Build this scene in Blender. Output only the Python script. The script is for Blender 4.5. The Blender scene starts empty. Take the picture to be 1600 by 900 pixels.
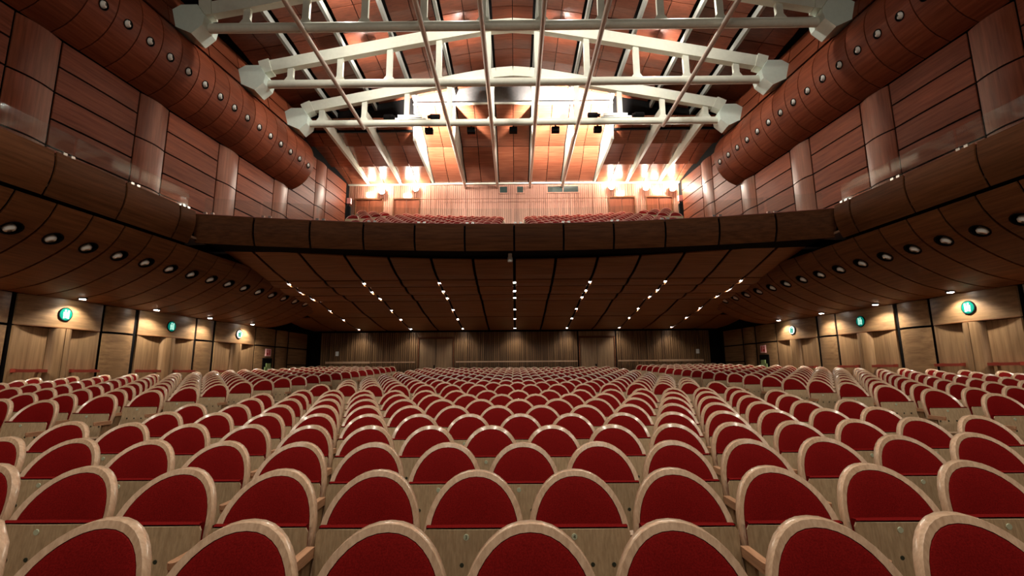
import bpy, math, random
from mathutils import Vector, Matrix, Euler
random.seed(7)
sc = bpy.context.scene
COL = sc.collection
R = math.radians

# ------------------------------------------------------------------ camera, world, exposure
E = 1.58                                   # eye height above the floor in front of the first row
cam_d = bpy.data.cameras.new('camera')
cam_d.sensor_width = 36.0
cam_d.lens = 36.0 * 770.0 / 1600.0
cam_d.clip_end = 200
cam = bpy.data.objects.new('camera', cam_d)
COL.objects.link(cam)
cam.matrix_world = (Matrix.Translation((0, 0, E)) @ Matrix.Rotation(R(0.30), 4, 'Z')
                    @ Matrix.Rotation(R(90 + 9.73), 4, 'X') @ Matrix.Rotation(R(-0.40), 4, 'Z'))
sc.camera = cam

world = bpy.data.worlds.new('world')
sc.world = world
world.use_nodes = True
world.node_tree.nodes['Background'].inputs[0].default_value = (1.0, 0.9, 0.78, 1)
world.node_tree.nodes['Background'].inputs[1].default_value = 0.12

vs = sc.view_settings
vs.view_transform = 'Standard'
vs.look = 'None'
vs.gamma = 1.0
vs.use_curve_mapping = False
vs.exposure = 0.12
sc.cycles.max_bounces = 6
sc.cycles.diffuse_bounces = 3
sc.cycles.glossy_bounces = 3
sc.cycles.transparent_max_bounces = 12
sc.cycles.sample_clamp_indirect = 4.0
sc.cycles.caustics_reflective = False
sc.cycles.caustics_refractive = False


def lamp(kind, name, loc, energy, color=(1, .92, .82), target=None, size=0.1, angle=90, blend=0.6, parent=None):
    d = bpy.data.lights.new(name, kind)
    d.energy = energy
    d.color = color
    if kind == 'AREA':
        d.shape = 'RECTANGLE'
        d.size, d.size_y = size if isinstance(size, tuple) else (size, size)
    else:
        d.shadow_soft_size = size
    if kind == 'SPOT':
        d.spot_size = R(angle)
        d.spot_blend = blend
    o = bpy.data.objects.new(name, d)
    COL.objects.link(o)
    o.location = loc
    if target is not None:
        o.rotation_euler = (Vector(target) - Vector(loc)).to_track_quat('-Z', 'Y').to_euler()
    if parent is not None:
        o.parent = parent
    return o


# stage lanterns hanging over the stage, behind and above the viewer
WARM = (1.0, .90, .76)
NEUT = (1.0, .96, .88)
for i, x in enumerate((-6.0, -2.0, 2.0, 6.0)):
    lamp('SPOT', 'stage_lamp', (x, -4.0, E + 7.0), 560, WARM, (x * 0.9, 12.0, E + 2.5), 0.35, 120, 0.9)
for i, x in enumerate((-5.2, -1.7, 1.7, 5.2)):
    lamp('SPOT', 'unseen_lamp', (x, 4.6, E + 10.4), 950, NEUT, (x * 1.1, 5.2, 0), 0.30, 115, 0.8)

# ------------------------------------------------------------------ materials
def new_mat(name):
    m = bpy.data.materials.new(name)
    m.use_nodes = True
    nt = m.node_tree
    return m, nt, nt.nodes['Principled BSDF']


def srgb(r, g, b):
    f = lambda c: ((c / 255) / 12.92 if c / 255 <= .04045 else ((c / 255 + .055) / 1.055) ** 2.4)
    return (f(r), f(g), f(b), 1)


def wood(name, dark, light, axis='y', rough=.4, fine=16.0, long=.9, var=.25, spec=.4, coat=0.0):
    m, nt, p = new_mat(name)
    N = nt.nodes.new
    L = nt.links.new
    tc = N('ShaderNodeTexCoord')
    oi = N('ShaderNodeObjectInfo')
    mul = N('ShaderNodeMath'); mul.operation = 'MULTIPLY'; mul.inputs[1].default_value = 53.0
    L(oi.outputs['Random'], mul.inputs[0])
    add = N('ShaderNodeVectorMath'); add.operation = 'ADD'
    L(tc.outputs['Object'], add.inputs[0]); L(mul.outputs[0], add.inputs[1])
    mp = N('ShaderNodeMapping')
    s = [fine, fine, fine]
    s['xyz'.index(axis)] = long
    mp.inputs['Scale'].default_value = s
    L(add.outputs[0], mp.inputs['Vector'])
    no = N('ShaderNodeTexNoise'); no.inputs['Scale'].default_value = 1.0
    no.inputs['Detail'].default_value = 5.0; no.inputs['Roughness'].default_value = .62
    L(mp.outputs[0], no.inputs['Vector'])
    cr = N('ShaderNodeValToRGB')
    cr.color_ramp.elements[0].position = .32; cr.color_ramp.elements[0].color = dark
    cr.color_ramp.elements[1].position = .70; cr.color_ramp.elements[1].color = light
    L(no.outputs['Fac'], cr.inputs['Fac'])
    hs = N('ShaderNodeHueSaturation')
    mr = N('ShaderNodeMapRange')
    mr.inputs['To Min'].default_value = 1 - var; mr.inputs['To Max'].default_value = 1 + var
    L(oi.outputs['Random'], mr.inputs['Value'])
    L(mr.outputs[0], hs.inputs['Value'])
    L(cr.outputs['Color'], hs.inputs['Color'])
    L(hs.outputs['Color'], p.inputs['Base Color'])
    bp = N('ShaderNodeBump'); bp.inputs['Strength'].default_value = .08; bp.inputs['Distance'].default_value = .004
    L(no.outputs['Fac'], bp.inputs['Height']); L(bp.outputs[0], p.inputs['Normal'])
    p.inputs['Roughness'].default_value = rough
    p.inputs['Specular IOR Level'].default_value = spec
    if coat:
        p.inputs['Coat Weight'].default_value = coat
        p.inputs['Coat Roughness'].default_value = .12
    return m


def plain(name, col, rough=.6, metal=0.0, noise=.08, spec=.4):
    m, nt, p = new_mat(name)
    N = nt.nodes.new; L = nt.links.new
    tc = N('ShaderNodeTexCoord')
    no = N('ShaderNodeTexNoise'); no.inputs['Scale'].default_value = 9.0; no.inputs['Detail'].default_value = 3.0
    L(tc.outputs['Object'], no.inputs['Vector'])
    hs = N('ShaderNodeHueSaturation'); hs.inputs['Color'].default_value = col
    mr = N('ShaderNodeMapRange'); mr.inputs['To Min'].default_value = 1 - noise; mr.inputs['To Max'].default_value = 1 + noise
    L(no.outputs['Fac'], mr.inputs['Value']); L(mr.outputs[0], hs.inputs['Value'])
    L(hs.outputs['Color'], p.inputs['Base Color'])
    p.inputs['Roughness'].default_value = rough
    p.inputs['Metallic'].default_value = metal
    p.inputs['Specular IOR Level'].default_value = spec
    return m


def glow(name, col, strength):
    m, nt, p = new_mat(name)
    p.inputs['Base Color'].default_value = (col[0] * .2, col[1] * .2, col[2] * .2, 1)
    p.inputs['Roughness'].default_value = .9
    p.inputs['Specular IOR Level'].default_value = .05
    p.inputs['Emission Color'].default_value = (*col[:3], 1)
    p.inputs['Emission Strength'].default_value = strength
    return m


def velvet():
    m, nt, p = new_mat('red_velvet')
    N = nt.nodes.new; L = nt.links.new
    tc = N('ShaderNodeTexCoord')
    no = N('ShaderNodeTexNoise'); no.inputs['Scale'].default_value = 170.0; no.inputs['Detail'].default_value = 2.0
    L(tc.outputs['Object'], no.inputs['Vector'])
    cr = N('ShaderNodeValToRGB')
    cr.color_ramp.elements[0].position = .3; cr.color_ramp.elements[0].color = (.105, .0022, .0018, 1)
    cr.color_ramp.elements[1].position = .75; cr.color_ramp.elements[1].color = (.185, .0050, .0042, 1)
    L(no.outputs['Fac'], cr.inputs['Fac'])
    L(cr.outputs['Color'], p.inputs['Base Color'])
    p.inputs['Roughness'].default_value = .85
    p.inputs['Specular IOR Level'].default_value = .05
    p.inputs['Sheen Weight'].default_value = .0
    p.inputs['Sheen Tint'].default_value = (.9, .12, .1, 1)
    return m


def glass_mat():
    m, nt, p = new_mat('clear_glass')
    nt.nodes.remove(p)
    N = nt.nodes.new; L = nt.links.new
    tr = N('ShaderNodeBsdfTransparent'); tr.inputs[0].default_value = (.93, .96, .95, 1)
    gl = N('ShaderNodeBsdfGlossy'); gl.inputs['Roughness'].default_value = .04
    lw = N('ShaderNodeLayerWeight'); lw.inputs['Blend'].default_value = .5
    pw = N('ShaderNodeMath'); pw.operation = 'POWER'; pw.inputs[1].default_value = 4.0
    L(lw.outputs['Facing'], pw.inputs[0])
    fr = N('ShaderNodeMath'); fr.operation = 'MULTIPLY_ADD'; fr.inputs[1].default_value = .35; fr.inputs[2].default_value = .025
    L(pw.outputs[0], fr.inputs[0])
    mx = N('ShaderNodeMixShader')
    L(fr.outputs[0], mx.inputs[0]); L(tr.outputs[0], mx.inputs[1]); L(gl.outputs[0], mx.inputs[2])
    L(mx.outputs[0], nt.nodes['Material Output'].inputs['Surface'])
    return m


CHERRY_Y = wood('cherry_veneer', (.13, .029, .012, 1), (.235, .060, .026, 1), 'y', .5, 16, .8, .14, .16)
CHERRY_Z = wood('cherry_veneer_upright', (.13, .034, .015, 1), (.24, .07, .034, 1), 'z', .38, 16, .8, .12, .28)
CHERRY_X = wood('cherry_veneer_cross', (.11, .027, .013, 1), (.20, .054, .027, 1), 'x', .40, 16, .8, .14, .35)
FRONT_X = wood('dimmed_front_veneer', (.060, .020, .007, 1), (.115, .042, .015, 1), 'x', .55, 16, .8, .12, .08)  # walnut darkened to stand for dim light on the balcony front
FRONT_Y = wood('dimmed_front_veneer_side', (.065, .022, .007, 1), (.125, .045, .015, 1), 'y', .55, 16, .8, .12, .08)  # same darkening for the dim light on the gallery fronts
UNDER_X = wood('lit_underside_veneer', (.17, .066, .022, 1), (.29, .12, .045, 1), 'x', .45, 16, .8, .12, .3)  # walnut lightened in place of bounced light under the balcony
GLOSSY_X = wood('lacquered_cherry', (.16, .045, .022, 1), (.28, .090, .046, 1), 'x', .22, 16, .8, .10, .6, .5)
BROWN_Y = wood('walnut_veneer', (.10, .034, .010, 1), (.19, .070, .022, 1), 'y', .5, 16, .8, .14, .22)
BROWN_X = wood('walnut_veneer_cross', (.10, .034, .012, 1), (.18, .066, .024, 1), 'x', .5, 16, .8, .14, .22)
OAK_Y = wood('oak_veneer', (.15, .082, .038, 1), (.285, .170, .082, 1), 'y', .42, 14, .8, .12, .4)
OAK_Z = wood('oak_veneer_upright', (.165, .093, .044, 1), (.31, .19, .095, 1), 'z', .42, 14, .7, .12, .4)
SLATS = wood('slat_wall_wood', (.075, .036, .014, 1), (.23, .125, .052, 1), 'z', .5, 9, .25, .05, .3)
PINKSLAT = wood('pale_slat_wood', (.30, .13, .085, 1), (.50, .24, .16, 1), 'z', .5, 9, .25, .05, .3)
BEECH = wood('beech_ply', (.46, .28, .165, 1), (.66, .44, .28, 1), 'z', .28, 60, 6, .08, .6, .35)
BOARD = wood('seat_ply', (.33, .22, .12, 1), (.49, .345, .20, 1), 'z', .42, 90, 9, .12, .4)
ARM = wood('arm_beech', (.34, .16, .08, 1), (.52, .27, .145, 1), 'y', .35, 60, 6, .08, .5)
FLOORW = wood('floor_boards', (.14, .075, .042, 1), (.25, .14, .08, 1), 'x', .5, 9, .6, .0, .3)
RED = velvet()
STEEL = plain('white_painted_steel', (.62, .62, .52, 1), .38, 0.0, .10, .5)
PURLIN = plain('shaded_rib_steel', (.30, .30, .27, 1), .5, 0, .1)  # steel greyed in its colour to stand for shade below the ceiling
PIPE = plain('pale_pink_steel', (.56, .50, .44, 1), .30, 0.25, .08, .5)
PALE = plain('pale_green_steel', (.60, .68, .60, 1), .5, 0, .08)
BLACK = plain('black_paint', (.0045, .004, .004, 1), .85, 0, .1, .06)
GREY = plain('dark_grey_panel', (.12, .115, .115, 1), .7, 0, .3, .2)
CHROME = plain('brushed_metal', (.75, .74, .70, 1), .25, .9, .05)
NOZZLE = plain('pale_nozzle', (.78, .77, .72, 1), .5, 0, .12)
REDBAR = plain('red_bar', (.24, .035, .022, 1), .35, 0, .05, .5)
WHITE = plain('white_plastic', (.75, .75, .70, 1), .5, 0, .03)
GLASS = glass_mat()
BOOTH = plain('booth_glass', (.03, .05, .045, 1), .1, 0, .1, .6)
LAMP = glow('lamp_glow', (1, .98, .95), 60)
LAMPW = glow('warm_lamp_glow', (1, .93, .80), 60)
SIGNG = glow('exit_green', (.0, .27, .19), .55)
SIGNW = glow('exit_pale', (.50, 1.0, .80), .8)
SIGNP = glow('sign_pale', (.95, 1.0, .93), .75)
PINK = plain('pink_sign', (.75, .42, .42, 1), .5, 0, .05)
SIGNR = plain('red_sign', (.45, .03, .03, 1), .5, 0, .05)
PLANT = plain('dull_green_box', (.22, .30, .12, 1), .5, 0, .5)
BADGE = plain('pale_badge', (.55, .60, .42, 1), .4, .2, .05)
INK = plain('dark_ink', (.03, .035, .02, 1), .6)

# ------------------------------------------------------------------ mesh helpers
class MB:
    def __init__(self):
        self.v, self.f, self.m = [], [], []

    def add(self, verts, faces, mi=0):
        b = len(self.v)
        self.v += [tuple(p) for p in verts]
        for f in faces:
            self.f.append(tuple(b + i for i in f)); self.m.append(mi)
        return self

    def box(self, x0, x1, y0, y1, z0, z1, mi=0):
        v = [(x0, y0, z0), (x1, y0, z0), (x1, y1, z0), (x0, y1, z0), (x0, y0, z1), (x1, y0, z1), (x1, y1, z1), (x0, y1, z1)]
        return self.add(v, [(0, 3, 2, 1), (4, 5, 6, 7), (0, 1, 5, 4), (1, 2, 6, 5), (2, 3, 7, 6), (3, 0, 4, 7)], mi)

    def tube(self, a, b, r, n=12, mi=0, r2=None, caps=True):
        a, b = Vector(a), Vector(b)
        d = (b - a).normalized()
        u = d.orthogonal().normalized(); w = d.cross(u)
        r2 = r if r2 is None else r2
        v = []
        for k in range(n):
            t = 2 * math.pi * k / n
            o = u * math.cos(t) + w * math.sin(t)
            v.append(a + o * r)
        for k in range(n):
            t = 2 * math.pi * k / n
            o = u * math.cos(t) + w * math.sin(t)
            v.append(b + o * r2)
        f = [(k, (k + 1) % n, n + (k + 1) % n, n + k) for k in range(n)]
        if caps:
            f += [tuple(range(n - 1, -1, -1)), tuple(range(n, 2 * n))]
        return self.add(v, f, mi)

    def bar(self, a, b, w, h, mi=0):
        """rectangular beam from a to b, w sideways, h in the upright plane"""
        a, b = Vector(a), Vector(b)
        d = (b - a).normalized()
        up = Vector((0, 0, 1)) if abs(d.z) < .9 else Vector((0, 1, 0))
        s = d.cross(up).normalized(); t = s.cross(d).normalized()
        q = [s * w / 2 + t * h / 2, -s * w / 2 + t * h / 2, -s * w / 2 - t * h / 2, s * w / 2 - t * h / 2]
        v = [a + p for p in q] + [b + p for p in q]
        return self.add(v, [(3, 2, 1, 0), (4, 5, 6, 7), (0, 1, 5, 4), (1, 2, 6, 5), (2, 3, 7, 6), (3, 0, 4, 7)], mi)

    def prism(self, poly, axis, a, b, mi=0):
        """extrude a 2-D polygon; axis 'x': poly=(y,z); 'y': (x,z); 'z': (x,y)"""
        def P(p, c):
            return {'x': (c, p[0], p[1]), 'y': (p[0], c, p[1]), 'z': (p[0], p[1], c)}[axis]
        n = len(poly)
        v = [P(p, a) for p in poly] + [P(p, b) for p in poly]
        f = [tuple(range(n - 1, -1, -1)), tuple(range(n, 2 * n))]
        f += [(k, (k + 1) % n, n + (k + 1) % n, n + k) for k in range(n)]
        return self.add(v, f, mi)

    def sheet(self, rows, thick=None, closed=False, mi=0):
        """grid of points rows[i][j]; optional thickness vector function"""
        b = len(self.v)
        n, m = len(rows), len(rows[0])
        v = [p for r in rows for p in r]
        f = [(i * m + j, i * m + j + 1, (i + 1) * m + j + 1, (i + 1) * m + j) for i in range(n - 1) for j in range(m - 1)]
        return self.add(v, f, mi)

    def mesh(self, name, mats, smooth=False, flip=1):
        me = bpy.data.meshes.new(name)
        v = self.v if flip == 1 else [(-x, y, z) for x, y, z in self.v]
        me.from_pydata([tuple(p) for p in v], [], self.f)
        for m in (mats if isinstance(mats, (list, tuple)) else [mats]):
            me.materials.append(m)
        if any(self.m):
            me.polygons.foreach_set('material_index', self.m)
        import bmesh
        bm = bmesh.new(); bm.from_mesh(me)
        bmesh.ops.remove_doubles(bm, verts=bm.verts, dist=1e-5)
        bmesh.ops.recalc_face_normals(bm, faces=bm.faces)
        bm.to_mesh(me); bm.free()
        if smooth:
            me.polygons.foreach_set('use_smooth', [True] * len(me.polygons))
            try:
                me.set_sharp_from_angle(angle=R(38))
            except Exception:
                pass
        me.update()
        return me

    def build(self, name, mats, parent=None, smooth=False, loc=None, flip=1):
        return put(name, self.mesh(name, mats, smooth, flip), parent, loc)


def put(name, me, parent=None, loc=None, rot=None):
    o = bpy.data.objects.new(name, me)
    COL.objects.link(o)
    if parent is not None:
        o.parent = parent
    if loc is not None:
        o.location = loc
    if rot is not None:
        o.rotation_euler = rot
    return o


def empty(name, loc=(0, 0, 0), rz=0):
    o = bpy.data.objects.new(name, None)
    COL.objects.link(o)
    o.location = loc
    o.rotation_euler = (0, 0, rz)
    o.empty_display_size = .1
    return o


def tag(o, label, cat, group=None, kind=None):
    o['label'] = label
    o['category'] = cat
    if group:
        o['group'] = group
    if kind:
        o['kind'] = kind
    return o


ORD = ['zeroth', 'first', 'second', 'third', 'fourth', 'fifth', 'sixth', 'seventh', 'eighth', 'ninth', 'tenth', 'eleventh',
       'twelfth', 'thirteenth', 'fourteenth', 'fifteenth', 'sixteenth', 'seventeenth', 'eighteenth', 'nineteenth', 'twentieth',
       'twenty-first', 'twenty-second', 'twenty-third', 'twenty-fourth', 'twenty-fifth']

# ------------------------------------------------------------------ room frame
SL = .112                                   # how much each side wall closes in per metre of depth
AL = math.atan(SL)
CA, SA = math.cos(AL), math.sin(AL)
A0 = 13.16                                  # half width of the lower hall at y = 0
YB = 25.25                                  # rear wall


def u_at(Y, n=0.0):                         # distance along a side wall for a depth Y at offset n
    return (Y + n * SA) / CA


def X_at(Y, n=0.0):
    return A0 - SL * Y - n / CA


SIDES = (('left', 1), ('right', -1))


def side_root(name, s):
    o = empty(name, (-s * A0, 0, E), -s * AL)
    return o


def floor_z(x, y):
    return .04 * max(0.0, math.hypot(x, y) - 2.13)


# floor: shallow dish rising away from the stage
mb = MB()
xs = [-13.6 + .8 * i for i in range(35)]
ys = [-6 + .8 * i for i in range(40)]
mb.sheet([[(x, y, floor_z(x, y)) for x in xs] for y in ys])
fl = mb.build('floor', FLOORW)
fl['kind'] = 'structure'; tag(fl, 'dark wooden floor rising gently under the rows of seats', 'floor', kind='structure')

# ------------------------------------------------------------------ side walls
def arc_panel(u0, u1, z0, z1, n0, bulge, seg=8, th=.03):
    m = MB()
    rows = []
    for k in range(seg + 1):
        t = k / seg
        n = n0 + bulge * (1 - (2 * t - 1) ** 2)
        rows.append([(n, u0 + (u1 - u0) * t, z0), (n, u0 + (u1 - u0) * t, z1)])
    m.sheet(rows)
    back = [[(p[0] - th, p[1], p[2]) for p in r] for r in rows]
    m.sheet(back)
    for a, b in ((0, 0), (1, 1)):
        m.sheet([[rows[k][a] for k in range(seg + 1)], [back[k][a] for k in range(seg + 1)]])
    m.sheet([rows[0], back[0]]); m.sheet([rows[-1], back[-1]])
    return m


DOOR_BAYS = ((8.18, 10.42), (11.55, 13.76), (14.92, 17.25), (18.26, 20.58))
NARROW = ((6.0, 8.10), (10.50, 11.47), (13.84, 14.84), (17.33, 18.18), (20.66, 22.05), (22.13, 23.05), (23.13, 24.75))
NU = 1.52                                   # upper wall stands in from the lower one
Z_LINT0, Z_LINT1 = 1.20, 1.95
WALLROOT = {}
for side, s in SIDES:
    root = side_root('wall_' + side, s)
    tag(root, 'timber panelled %s side wall of the hall' % side, 'wall', kind='structure')
    WALLROOT[side] = root
    # backing of the lower and upper walls
    b = MB()
    b.box(-.20, -.06, u_at(-6), u_at(YB), -1.7, 2.6)
    b.build('lower_backing', BLACK, root, flip=s)
    b = MB()
    b.box(NU - .20, NU - .06, u_at(-6), u_at(YB, NU), 3.3, 11.4)
    b.build('upper_backing', BLACK, root, flip=s)
    # lower narrow bays
    for (y0, y1) in NARROW:
        u0, u1 = u_at(y0), u_at(y1)
        bul = .10 if y1 - y0 < 1.6 else .02
        arc_panel(u0 + .02, u1 - .02, Z_LINT0 + .03, Z_LINT1, -.03, bul).build('panel', OAK_Y, root, True, flip=s)
        if y0 > 23:
            arc_panel(u0 + .02, u1 - .02, .45, Z_LINT0 - .03, -.03, bul).build('panel', OAK_Y, root, True, flip=s)
            arc_panel(u0 + .02, u1 - .02, -1.5, .40, -.03, bul).build('panel', OAK_Y, root, True, flip=s)
        else:
            arc_panel(u0 + .02, u1 - .02, -1.6, Z_LINT0 - .03, -.03, bul).build('panel', OAK_Y, root, True, flip=s)
    # upper wall: columns of curved panels with flat bays of strips between them
    yc = 3.6
    centers = []
    while yc < 24.5:
        centers.append(yc); yc += 3.1
    centers = [c for c in centers]
    for i, c in enumerate(centers):
        h = .47
        ztop = 7.69 if c < 19 else 9.95
        zz = [z for z in (9.95, 8.8, 7.69, 6.40, 5.11, 3.55) if z <= ztop + .05]
        for za, zb in zip(zz[1:], zz[:-1]):
            arc_panel(u_at(c - h, NU), u_at(c + h, NU), za + .02, zb - .02, NU - .02, .075, 10).build('pilaster_panel', CHERRY_Z, root, True, flip=s)
        y0 = c + h + .05
        y1 = min(c + 3.1 - h - .05, YB - .15)
        if y1 - y0 > .3 and c < 24.5:
            top = 7.69 if c < 18.5 else 9.95
            z = top
            while z > 3.9:
                hh = .645 if z <= 7.7 else .565
                arc_panel(u_at(y0, NU), u_at(y1, NU), z - hh + .022, z - .022, NU - .02, .015, 3).build('panel', CHERRY_Y, root, True, flip=s)
                z -= hh
    # clerestory boards above the duct
    for k in range(9):
        y0 = 6.2 + 1.55 * k
        if y0 > 19.4:
            break
        y1 = min(y0 + 1.51, 19.5)
        for (na, za, nb, zb) in ((2.10, 9.83, 1.96, 10.36), (1.94, 10.42, 1.76, 11.05)):
            m = MB()
            m.prism([(na, za), (nb, zb), (nb - .05, zb), (na - .05, za)], 'y', u_at(y0, 2), u_at(y1, 2))
            m.build('panel', CHERRY_Y, root, flip=s)
    b = MB()
    b.prism([(2.02, 9.6), (1.66, 11.2), (1.5, 11.2), (1.5, 9.6)], 'y', u_at(-6, 2), u_at(19.5, 2))
    b.build('clerestory_backing', BLACK, root, flip=s)

# doors: a bowed lintel over two leaves that flank a rounded middle post
dn = 0
for side, s in SIDES:
    for i, (y0, y1) in enumerate(DOOR_BAYS):
        dn += 1
        u0, u1 = u_at(y0), u_at(y1)
        d = side_root('door_%d' % dn, s)
        place = ['nearest the stage and mostly out of view', 'nearest the stage in view', 'in the middle of three', 'furthest from the stage'][i]
        tag(d, 'oak double door in the %s wall, %s, red push bars' % (side, place), 'door', kind='structure')
        arc_panel(u0 + .02, u1 - .02, Z_LINT0 + .02, Z_LINT1, 0.0, .13, 16, .05).build('lintel_panel', OAK_Y, d, True, flip=s)
        # closed underside of the lintel
        m = MB(); seg = 16; poly = []
        for k in range(seg + 1):
            t = k / seg
            poly.append((.13 * (1 - (2 * t - 1) ** 2), u0 + .02 + (u1 - u0 - .04) * t))
        m.prism(poly, 'z', Z_LINT0, Z_LINT0 + .02)
        m.build('lintel_underside', BROWN_Y, d, flip=s)
        uc = (u0 + u1) / 2
        for j, (a, b_) in enumerate(((u0 + .03, uc - .30), (uc + .30, u1 - .03))):
            m = MB(); m.box(-.06, .0, a, b_, -1.5, Z_LINT0 - .01)
            m.build('door_leaf', OAK_Z, d, flip=s)
            m = MB()
            m.box(.06, .20, a + .03, b_ - .03, .085, .155)
            for uu in (a + .10, b_ - .10):
                m.box(-.01, .10, uu - .03, uu + .03, .08, .165)
            m.build('push_bar', REDBAR, d, flip=s)
        for a, b_, q in ((uc - .29, uc - .008, 0), (uc + .008, uc + .29, 1)):
            m = MB(); poly = []
            for k in range(9):
                t = k / 8 * math.pi / 2
                if q == 0:
                    poly.append((-.05 + .22 * math.sin(t), b_ - (b_ - a) * math.cos(t)))
                else:
                    poly.append((-.05 + .22 * math.cos(t), a + (b_ - a) * math.sin(t)))
            poly.append((-.06, b_ if q == 0 else a))
            m.prism(poly, 'z', -1.5, Z_LINT0 - .01)
            m.build('middle_post', OAK_Z, d, True, flip=s)

# ------------------------------------------------------------------ lower coves (with round nozzles), side balcony fronts
def bez(pts, n):
    """smooth curve through points (Catmull-Rom)"""
    P = [Vector(p) for p in pts]
    P = [P[0] * 2 - P[1]] + P + [P[-1] * 2 - P[-2]]
    out = []
    for i in range(1, len(P) - 2):
        for k in range(n):
            t = k / n
            a, b, c, d = P[i - 1], P[i], P[i + 1], P[i + 2]
            out.append(.5 * ((2 * b) + (c - a) * t + (2 * a - 5 * b + 4 * c - d) * t * t + (3 * b - a - 3 * c + d) * t ** 3))
    out.append(P[-2])
    return out


class Profile:
    def __init__(self, pts, n=8):
        self.p = bez(pts, n)
        self.l = [0.0]
        for a, b in zip(self.p, self.p[1:]):
            self.l.append(self.l[-1] + (b - a).length)
        self.L = self.l[-1]

    def at(self, t):
        t = max(0, min(self.L, t))
        for i in range(len(self.l) - 1):
            if t <= self.l[i + 1] + 1e-9:
                k = (t - self.l[i]) / (self.l[i + 1] - self.l[i])
                return self.p[i].lerp(self.p[i + 1], k)
        return self.p[-1]

    def tangent(self, t):
        return (self.at(t + .02) - self.at(t - .02)).normalized()

    def near(self, z):
        return min((abs(self.at(self.L * k / 200).y - z), self.L * k / 200) for k in range(201))[1]


def holed_panel(prof, w, tc, r, gap=.02, th=.04, nseg=12, sgn=1):
    """curved panel of width w along the profile with a round hole at arc length tc"""
    m = MB()
    h = r * 1.35
    uc = w / 2
    ts = sorted(set([0.0, prof.L] + [prof.L * k / nseg for k in range(1, nseg) if abs(prof.L * k / nseg - tc) > h + .02]
                    + [tc - h, tc - h / 2, tc, tc + h / 2, tc + h]))
    nrm = lambda t: Vector((-prof.tangent(t).y, prof.tangent(t).x)) * sgn

    def P(u, t, d=0):
        p = prof.at(t) - nrm(t) * d
        return (p.x, u, p.y)
    for a, b in zip(ts, ts[1:]):
        inside = a >= tc - h - 1e-6 and b <= tc + h + 1e-6
        cells = ((gap, uc - h), (uc + h, w - gap)) if inside else ((gap, w - gap),)
        for ua, ub in cells:
            m.add([P(ua, a), P(ub, a), P(ub, b), P(ua, b)], [(0, 1, 2, 3)])
    sq, ci = [], []
    for k in range(16):
        ang = 2 * math.pi * k / 16 + math.pi / 4
        c, sn = math.cos(ang), math.sin(ang)
        q = max(abs(c), abs(sn))
        # keep the square's side points on quarter divisions
        side = k // 4; f = (k % 4) / 4
        cor = [(1, 1), (-1, 1), (-1, -1), (1, -1)]
        a, b = cor[side], cor[(side + 1) % 4]
        sq.append((uc + h * (a[0] + (b[0] - a[0]) * f), tc + h * (a[1] + (b[1] - a[1]) * f)))
        ci.append((uc + r * c, tc + r * sn))
    for k in range(16):
        k2 = (k + 1) % 16
        m.add([P(*sq[k]), P(*sq[k2]), P(*ci[k2]), P(*ci[k])], [(0, 1, 2, 3)])
        m.add([P(*ci[k]), P(*ci[k2]), P(*ci[k2], .09), P(*ci[k], .09)], [(0, 1, 2, 3)])
    for u in (gap, w - gap):
        m.sheet([[P(u, t) for t in ts], [P(u, t, th) for t in ts]])
    for t in (0.0, prof.L):
        m.sheet([[P(gap, t), P(w - gap, t)], [P(gap, t, th), P(w - gap, t, th)]])
    return m


def nozzle_mesh(prof, tc, r, sgn=1, aim=0.0, off=.12, ball=1.0):
    """ring set in the hole and a stubby ball jet inside it, local origin at the panel's start"""
    p = prof.at(tc); t = prof.tangent(tc); n = Vector((-t.y, t.x)) * sgn
    c = Vector((p.x, 0, p.y)); N = Vector((n.x, 0, n.y)); T = Vector((t.x, 0, t.y)); U = Vector((0, 1, 0))
    m = MB()
    seg = 16
    rings = [(r * 1.06, .004), (r * 1.06, .012), (r * .90, .012), (r * .90, -.08)]
    rows = []
    for rr, dd in rings:
        rows.append([tuple(c + N * dd + (U * math.cos(2 * math.pi * k / seg) + T * math.sin(2 * math.pi * k / seg)) * rr) for k in range(seg + 1)])
    m.sheet(rows, mi=1)
    # dark bottom
    rows = [[tuple(c - N * .16 + (U * math.cos(2 * math.pi * k / seg) + T * math.sin(2 * math.pi * k / seg)) * rr) for k in range(seg + 1)] for rr in (.01, r)]
    m.sheet(rows, mi=1)
    # ball jet
    ax = (N + T * .35 + U * aim).normalized()
    e1 = ax.orthogonal().normalized(); e2 = ax.cross(e1)
    rows = []
    for rr, dd in ((r * .30 * ball, .06 * ball), (r * .62 * ball, .052 * ball), (r * .82 * ball, .0), (r * .80 * ball, -.05), (r * .5 * ball, -.10)):
        rows.append([tuple(c - N * .025 + T * r * off + ax * dd + (e1 * math.cos(2 * math.pi * k / seg) + e2 * math.sin(2 * math.pi * k / seg)) * rr) for k in range(seg + 1)])
    m.sheet(rows, mi=0)
    rows = [[tuple(c - N * .025 + T * r * off + ax * .02 + (e1 * math.cos(2 * math.pi * k / seg) + e2 * math.sin(2 * math.pi * k / seg)) * rr) for k in range(seg + 1)] for rr in (.002, r * .30 * ball)]
    m.sheet(rows, mi=1)
    return m


COVE = Profile([(3.03, 3.36), (2.88, 3.08), (2.58, 2.78), (2.05, 2.47), (1.30, 2.16), (.60, 2.00), (.08, 1.955)])
COVE_TC = COVE.near(2.78)
COVE_W = .755
FAS = Profile([(3.18, 4.30), (3.22, 4.05), (3.18, 3.75), (3.05, 3.44)], 4)
tn = 0


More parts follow.
